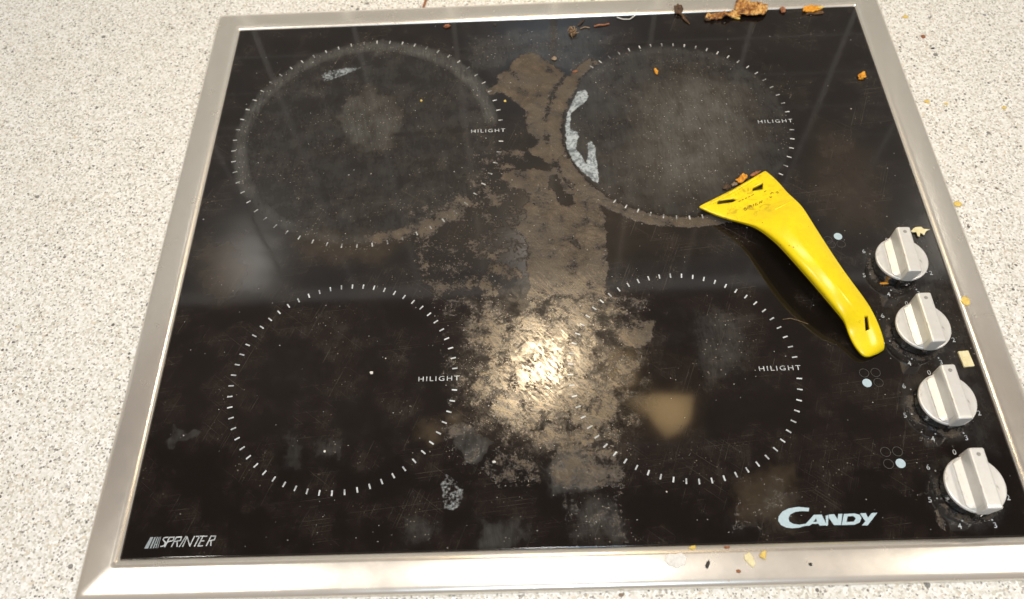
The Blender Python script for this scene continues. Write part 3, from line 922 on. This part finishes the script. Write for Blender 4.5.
def flake_mesh(outline, th, crumple, seed, fine=.0006):
    """a crumpled sheet with real thickness, from an outline in metres round its own centre"""
    xs, ys = [p[0] for p in outline], [p[1] for p in outline]
    bm = bmesh.new()
    vs = [bm.verts.new((x, y, 0)) for x, y in outline]
    bm.faces.new(vs)
    bmesh.ops.triangulate(bm, faces=bm.faces[:])
    for _ in range(4):
        ed = [e for e in bm.edges if e.calc_length() > fine * 1.6]
        if not ed or len(bm.verts) > 2500:
            break
        bmesh.ops.subdivide_edges(bm, edges=ed, cuts=1, use_grid_fill=True)
        bmesh.ops.triangulate(bm, faces=bm.faces[:])
    o = Vector((seed * 5.1, seed * 2.2, seed))
    ext = bmesh.ops.extrude_face_region(bm, geom=bm.faces[:])
    top = {q for q in ext['geom'] if isinstance(q, bmesh.types.BMVert)}
    for q in bm.verts:
        p = Vector((q.co.x, q.co.y, 0)) * 150
        w = abs(mnoise.noise(p + o)) * 1.3 + abs(mnoise.noise(p * 2.7 + o)) * .6 + mnoise.noise(p * 6 + o) * .2
        jx = Vector((mnoise.noise(p * 3 + o), mnoise.noise(p * 3 - o), 0)) * fine * .9
        q.co += jx
        q.co.z = max(w * crumple, 0) + (th if q in top else 0)
    return from_bm('flake', bm)


def thing(name, me, mat, loc, rz, label, cat, group=None, dz=0, smooth=False):
    x, y = loc[0] / 1000, loc[1] / 1000
    o = link(name, me, mat, None, (x, y, ground(x, y) + .00002 + dz), smooth)
    o.rotation_euler.z = R(rz)
    return tag(o, label, cat, group)


def mm(pts):
    return [(x / 1000, y / 1000) for x, y in pts]


G = 'food scraps and crumbs left on and around the hob'
# big scrap at the back edge
big = tag(empty('food_scrap', (.438, .449, .0)), 'largest burnt orange food scrap on the back edge of the frame', 'food scrap', G)
lump = flake_mesh(mm([(-10, -5), (-4, -6.5), (3, -7), (10, -6.5), (13, -2), (14, 3), (9, 6), (4, 5.5), (0, 8), (-5, 9), (-9, 7), (-11, 2)]), .0012, .0042, 3.3)
link('crust', lump, M_BURNT, big, (.0010, -.0025, .0016), True).scale = (1.12, 1.2, 1)
strip = flake_mesh(mm([(-13, -2.2), (-8, -3.4), (0, -2.4), (9, -2.0), (13, -1), (12, 2.2), (4, 2.4), (-4, 2.6), (-11, 2.2)]), .0012, .0030, 8.1)
link('strip', strip, M_BURNT, big, (-.0225, -.0085, .0003), True).scale = (1.15, 1.3, 1.2)
link('charred_end', crumb_mesh(.0028, .0026, .003, 4.4), M_CHAR, big, (-.0350, -.0105, 0), True)
thing('crumb', crumb_mesh(.0030, .0012, .0016, 1.2, .3), M_YELC, (427.5, 438.4), -6, 'small yellow crumb just below the largest burnt scrap', 'crumb', G)
# shreds and fibres
sh = tag(empty('charred_shred', (.381, .4460, 0)), 'dark charred shred hanging over the back frame edge left of the largest scrap', 'food scrap', G)
link('clump', flake_mesh(mm([(-3, -4), (1, -6), (4, -2), (3.4, 4), (0, 7), (-3.4, 4)]), .001, .0042, 5.5), M_CHAR, sh, (-.002, .0035, .0006), True)
link('tail', tube_mesh('tail', [(0, -.001, .002), (.0016, -.0055, .0016), (.0036, -.009, .0010), (.0058, -.0125, .0007)], [.0009, .0012, .0010, .0004]), M_CHAR, sh)
fb = tag(empty('fibre_clump', (.2873, .4280, 0)), 'brown fibrous clump on the glass near the back, left of the back right ring', 'food scrap', G)
link('core', crumb_mesh(.0026, .0042, .0028, 9.4, .6), M_CHAR, fb, (0, 0, 0), True)
random.seed(4)
for k in range(9):
    a = random.uniform(0, 6.28)
    r = random.uniform(.003, .006)
    st = Vector((random.uniform(-.001, .001), random.uniform(-.003, .003), .001))
    pts = [st + Vector((math.cos(a + s * 1.4) * r * s, math.sin(a + s * 1.4) * r * 1.3 * s, .0022 * math.sin(3.1 * s) + .0002)) for s in (0, .25, .5, .75, 1)]
    link('fibre', tube_mesh('fibre', pts, [.0003, .0004, .00035, .0003, .0001], 5), M_FIBRE, fb)


def thread(name, pts, rad, mat, label, cat='fibre'):
    c = Vector((pts[0][0] / 1000, pts[0][1] / 1000, 0))
    P = []
    for i in range(len(pts) - 1):
        for s in (0, .33, .66):
            a, b = Vector(pts[i]), Vector(pts[i + 1])
            P.append(a.lerp(b, s))
    P.append(Vector(pts[-1]))
    g = ground(c.x, c.y)
    o = link(name, tube_mesh(name, [(q.x / 1000 - c.x, q.y / 1000 - c.y, (q.z if len(q) > 2 else 0) / 1000 + rad) for q in P], rad, 6), mat, None, (c.x, c.y, g))
    return tag(o, label, cat, G)


thread('twig', [(292, 437, .2), (295, 439, .8), (297, 442, .4), (298, 444, .1)], .0005, M_CHAR, 'short dark curled twig right of the brown fibrous clump', 'twig')
thread('twig', [(294, 433, .1), (298, 434.6, .5), (302, 433.6, .2)], .0004, M_FIBRE, 'thin tan twig below the dark curled one near the back', 'twig')
thread('twig', [(306, 435, .1), (310, 436, .7), (314, 436.2, .2), (319, 437.5, .1)], .0006, M_RUST, 'reddish brown twig in front of the back frame edge', 'twig')
thread('pale_thread', [(326, 444.5, 1), (331, 442.6, .2), (337, 442.3, .2), (342, 445.6, 1.6)], .0004, M_WHITE, 'pale curved thread against the back frame edge', 'thread')
thread('hair', [(411, 145.4, .1), (416, 145.8, .5), (421, 144.0, .5), (427, 141.2, .1)], .00012, M_FIBRE, 'fine pale hair on the glass left of the scraper handle', 'hair')
thread('string_end', [(158, 473.5, 0), (159.5, 480, .8), (161, 487, .5), (164, 500, .2)], .0011, M_RUST, 'brown string end on the worktop behind the hob', 'string')


def crumb(mat, xy, a, b, h, seed, label, rz=0, rough=.4):
    return thing('crumb', crumb_mesh(a / 1000, b / 1000, h / 1000, seed, rough), mat, xy, rz, label, 'crumb', G, smooth=True)


crumb(M_RUST, (467.4, 445.5), 2.0, 3.0, 3.2, 2.2, 'dark red crumb at the back edge between the two large scraps')
pe = tag(empty('peel_scrap', (.4915, .4445, 0)), 'orange and yellow peel scrap at the back right corner of the glass', 'food scrap', G)
link('peel', flake_mesh(mm([(-8, -2.5), (0, -3.6), (6, -2), (10, 1), (9, 3), (2, 3.4), (-6, 2.4)]), .0011, .0026, 6.2), M_ORANGE, pe, (0, 0, .0003), True)
link('dark_rind', flake_mesh(mm([(-6, -1.6), (2, -2.4), (9, -1.4), (8, 1), (-5, 1)]), .0008, .0012, 2.9), M_CHAR, pe, (.001, -.0032, 0), True)
link('yellow_bit', crumb_mesh(.0024, .0011, .0016, 7.2), M_YELC, pe, (.0075, .0004, .0022), True)
crumb(M_ORANGE, (514.8, 364.6), 2.6, 3.4, 2.2, 3.9, 'orange crumb beside the right frame near the back right corner', -30, .7)
crumb(M_ORANGE, (352.5, 378.9), 1.4, 3.0, 1.6, 5.9, 'bright orange crumb inside the top of the back right ring', 8)
crumb(M_TAN, (270.2, 398.4), 2.0, 2.0, 1.2, 6.6, 'greyish tan crumb above the brown residue at the back')
crumb(M_RUST, (286.7, 382.4), 2.2, .9, 1.0, 1.7, 'small brown crumb where the residue meets the back right ring', 15)
crumb(M_RUST, (180.1, 442.3), 2.9, 1.7, 2.0, 8.8, 'reddish brown crumb at the back edge above the back left ring', 12)
crumb(M_DARK, (221.5, 442.4), 1.2, 1.5, 1.0, 2.6, 'tiny black crumb at the back edge right of the reddish crumb')
ch = tag(link('cheese_flake', flake_mesh(mm([(-5.5, .5), (-2, 3.6), (2.5, 3.4), (4, 1.2), (8, 1.4), (4.5, -.6), (2.6, -3.2), (.5, -1.2), (-.8, -4.8), (-2.4, -4.2), (-2.2, -1.2), (-4.4, -1)]), .0011, .0008, 4.1), M_PALE, None, (.5186, .2120, .0001), True),
         'pale yellow cheese flake beside the knob nearest the back', 'food scrap', G)
crumb(M_ORANGE, (484.5, 170.6), 3.2, .9, 1.2, 7.7, 'thin orange crumb at the foot of the knob nearest the back', 0, .2)
chip = box_mesh('chip', -.0034, .0034, -.0056, .0056, 0, .0016, .0004, 2)
thing('cheese_chip', chip, M_PALE, (521, 112), 4, 'pale yellow rectangular chip between the second and third knobs by the frame', 'food scrap', G)
crumb(M_WHITE, (138.7, 115.3), 1.0, 1.0, .8, 3.1, 'white crumb in the right half of the front left ring')
crumb(M_WHITE, (113.4, 62.5), .7, .7, .6, 3.5, 'tiny white crumb near the bottom of the front left ring')
crumb(M_WHITE, (218.4, 52.7), 1.0, .7, .6, 4.9, 'white crumb right of the pale brown film patch near the front')
crumb(M_YELC, (161.5, 356.5), 1.0, 1.0, .8, 5.3, 'tiny yellow crumb inside the upper right of the back left ring')
crumb(M_YELC, (229, 352.5), 1.0, 1.0, .8, 5.7, 'tiny yellow crumb on the right edge of the back left ring')
# crumbs stuck to the scraper's front edge
thing('crumb', flake_mesh(mm([(-5, -2), (-1, -2.8), (3, -2), (5.5, .4), (3, 2.6), (-1, 2), (-4, 2.4)]), .001, .0034, 4.2), M_ORANGE, (403.0, 263.4), 30, 'orange crumb stuck along the front edge of the scraper', 'crumb', G, .0004, True)
crumb(M_CHAR, (391.5, 257.0), 3.0, 1.8, 2.4, 6.1, 'charred crumb stuck to the scraper edge left of the orange one', 20, .6)
crumb(M_TAN, (397, 259.6), 2.8, 1.5, 2.6, 8.3, 'tan crumb on the scraper edge between the orange and charred ones', 25, .6)
crumb(M_RUST, (413.5, 268.0), 3.8, 1.3, 3.2, 7.1, 'thin brown crumb at the upper corner of the scraper edge', 28, .5)
# food stuck on the front of the frame and on the right of it
tag(link('dried_drop', crumb_mesh(.0030, .0036, .0005, 1.1, .15), M_YELC, None, (.5335, .1545, frame_z(.0045) - .0001), True), 'dried yellow drop on the right steel frame beside the knobs', 'food drop', G)


def smear(xy, outline, mat, th, cr, seed, label):
    x, y = xy[0] / 1000, xy[1] / 1000
    o = link('food_smear', flake_mesh(mm(outline), th, cr, seed, .0005), mat, None, (x, y, ground(x, y) + .0001), True)
    o.rotation_euler.x = R(4.2)
    tag(o, label, 'food smear', G)


smear((321, -8), [(-6, -1), (-3, -3.4), (1, -5), (5, -3), (6.5, 1), (4, 3.6), (0, 2.6), (-3, 3.2), (-5, 1.6)], M_WHITE, .0003, .0003, 2.0, 'white dried smear on the front steel frame right of the residue')
smear((363.5, -9.0), [(-3, 2.6), (0, 3.6), (1.6, 1), (2.4, -3), (.6, -4.6), (-1, -3), (-3.4, -.6)], M_PALE, .0004, .0006, 3.0, 'pale yellow dried smear on the front frame below the maker logo')
smear((370.6, -7.4), [(-2, 0), (0, 2.2), (2.2, 2.6), (1.4, -.2), (1, -2.4), (-.6, -1.4)], M_YELC, .0006, .0008, 4.0, 'bright yellow chip on the front frame right of the pale smear')
crumb(M_DARK, (339.1, -11.2), 1.0, 2.2, .7, 5.1, 'dark sliver on the front frame between the white and yellow smears', -25)
crumb(M_RUST, (355.9, -15.4), 1.3, .9, .7, 6.3, 'reddish crumb low on the front frame left of the pale yellow smear')
crumb(M_DARK, (396.6, -12.6), .9, .9, .7, 7.4, 'black speck on the front frame under the end of the logo')
crumb(M_YELC, (332.0, -1.8), 1.9, 1.0, 1.0, 8.6, 'amber crumb where glass meets the front frame above the white smear')
crumb(M_RUST, (351.3, -2.0), 1.4, .7, .8, 9.2, 'small brown crumb where glass meets the front frame left of the logo')
# on the worktop, right of the hob
crumb(M_YELC, (571.3, 438.1), 2.4, 1.5, .9, 1.4, 'yellow crumb on the worktop beside the back right frame corner')
crumb(M_RUST, (579.5, 413.0), 1.6, 2.0, 1.2, 2.7, 'reddish brown crumb on the worktop right of the frame')
crumb(M_DARK, (583.5, 399.0), 1.6, .8, .7, 3.8, 'dark sliver on the worktop below the reddish crumb')
crumb(M_YELC, (562.4, 339.8), 2.0, 1.7, 1.0, 4.7, 'yellow crumb on the worktop close to the right frame')
crumb(M_YELC, (576.4, 336.9), 1.3, 1.1, .6, 5.6, 'faint yellow crumb on the worktop, right of the one by the frame')
crumb(M_YELC, (619.4, 330.5), 1.8, 1.3, .7, 6.5, 'yellow crumb on the worktop farthest right')
crumb(M_YELC, (556.3, 239.0), 2.4, 2.4, .9, 7.6, 'amber crumb on the worktop against the right frame near the knobs')
crumb(M_TAN, (289.4, -25.6), 1.4, 1.0, .6, 9.6, 'tan crumb on the worktop in front of the hob')

# loose dust and tiny bits all over the glass
random.seed(11)
v, f = [], []
while len(f) < 4 * 420:
    x, y = random.uniform(.004, GW - .004), random.uniform(.004, GD - .004)
    ix, iy = int(x / GW * (nx - 1)), int(y / GD * (ny - 1))
    dens = .16 + .5 * lay['f'][iy, ix] + .35 * lay['r'][iy, ix]
    if y < .02:
        dens += .6
    if x > .46 and y < .22:
        dens += .5
    if random.random() > dens or any((x - k[0]) ** 2 + (y - k[1]) ** 2 < .019 ** 2 for k in KN):
        continue
    s = random.uniform(.00018, .00042) * (1.5 if random.random() < .08 else 1)
    a = random.uniform(0, 6.28)
    k = len(v)
    for q in range(3):
        v.append((x + s * math.cos(a + 2.1 * q) * random.uniform(.7, 1.6), y + s * math.sin(a + 2.1 * q) * random.uniform(.6, 1.2), .00003))
    v.append((x, y, s * .9))
    f += [(k, k + 1, k + 3), (k + 1, k + 2, k + 3), (k + 2, k, k + 3), (k + 2, k + 1, k)]
tag(link('crumb_dust', pyd('crumb_dust', v, f), M_WHITE), 'scattered pale dust and tiny crumbs over the black glass', 'dust', None, 'stuff')

# ------------------------------------------------------------------ lamp unit overhead with added glow panels, seen only mirrored in the glass
hood = tag(empty('overhead_lamp', (GW / 2, .41, .6)), 'warm overhead lamp mirrored in the glass and the brown residue', 'lamp')
M_HOOD = simple('grey_lamp_housing', (.30, .28, .26), .5, 0, .15, 20, .05)
hx = GW / 2
link('housing', box_mesh('housing', -.03, .235, -.125, .028, .004, .016, .003), M_HOOD, hood)
link('lamp_glass', lathe('lamp_glass', [(.026, -.0005), (.026, .0035)], 32), emit('lamp_glass', (1, .8, .5), .5), hood, (0, 0, 0))
for n, l in enumerate(GLOW_PANELS):  # added glowing panels, shaped to give the warm patches mirrored in the glass
    b = bmesh.new()
    lo = [b.verts.new((x / 1000 - hx, y / 1000 - .41, 0)) for x, y in l]
    hi = [b.verts.new((x / 1000 - hx, y / 1000 - .41, .0038)) for x, y in l]
    b.faces.new(lo)
    b.faces.new(hi)
    for k in range(len(l)):
        b.faces.new((lo[k], lo[(k + 1) % len(l)], hi[(k + 1) % len(l)], hi[k]))
    link('glow_panel', from_bm('glow_panel', b), emit('warm_glow_panel', (1, .66, .30), (6.0, 4.6)[n], ((.176, -.078, 0), (.108, -.012, 0))[n], (.060, .046)[n]), hood)
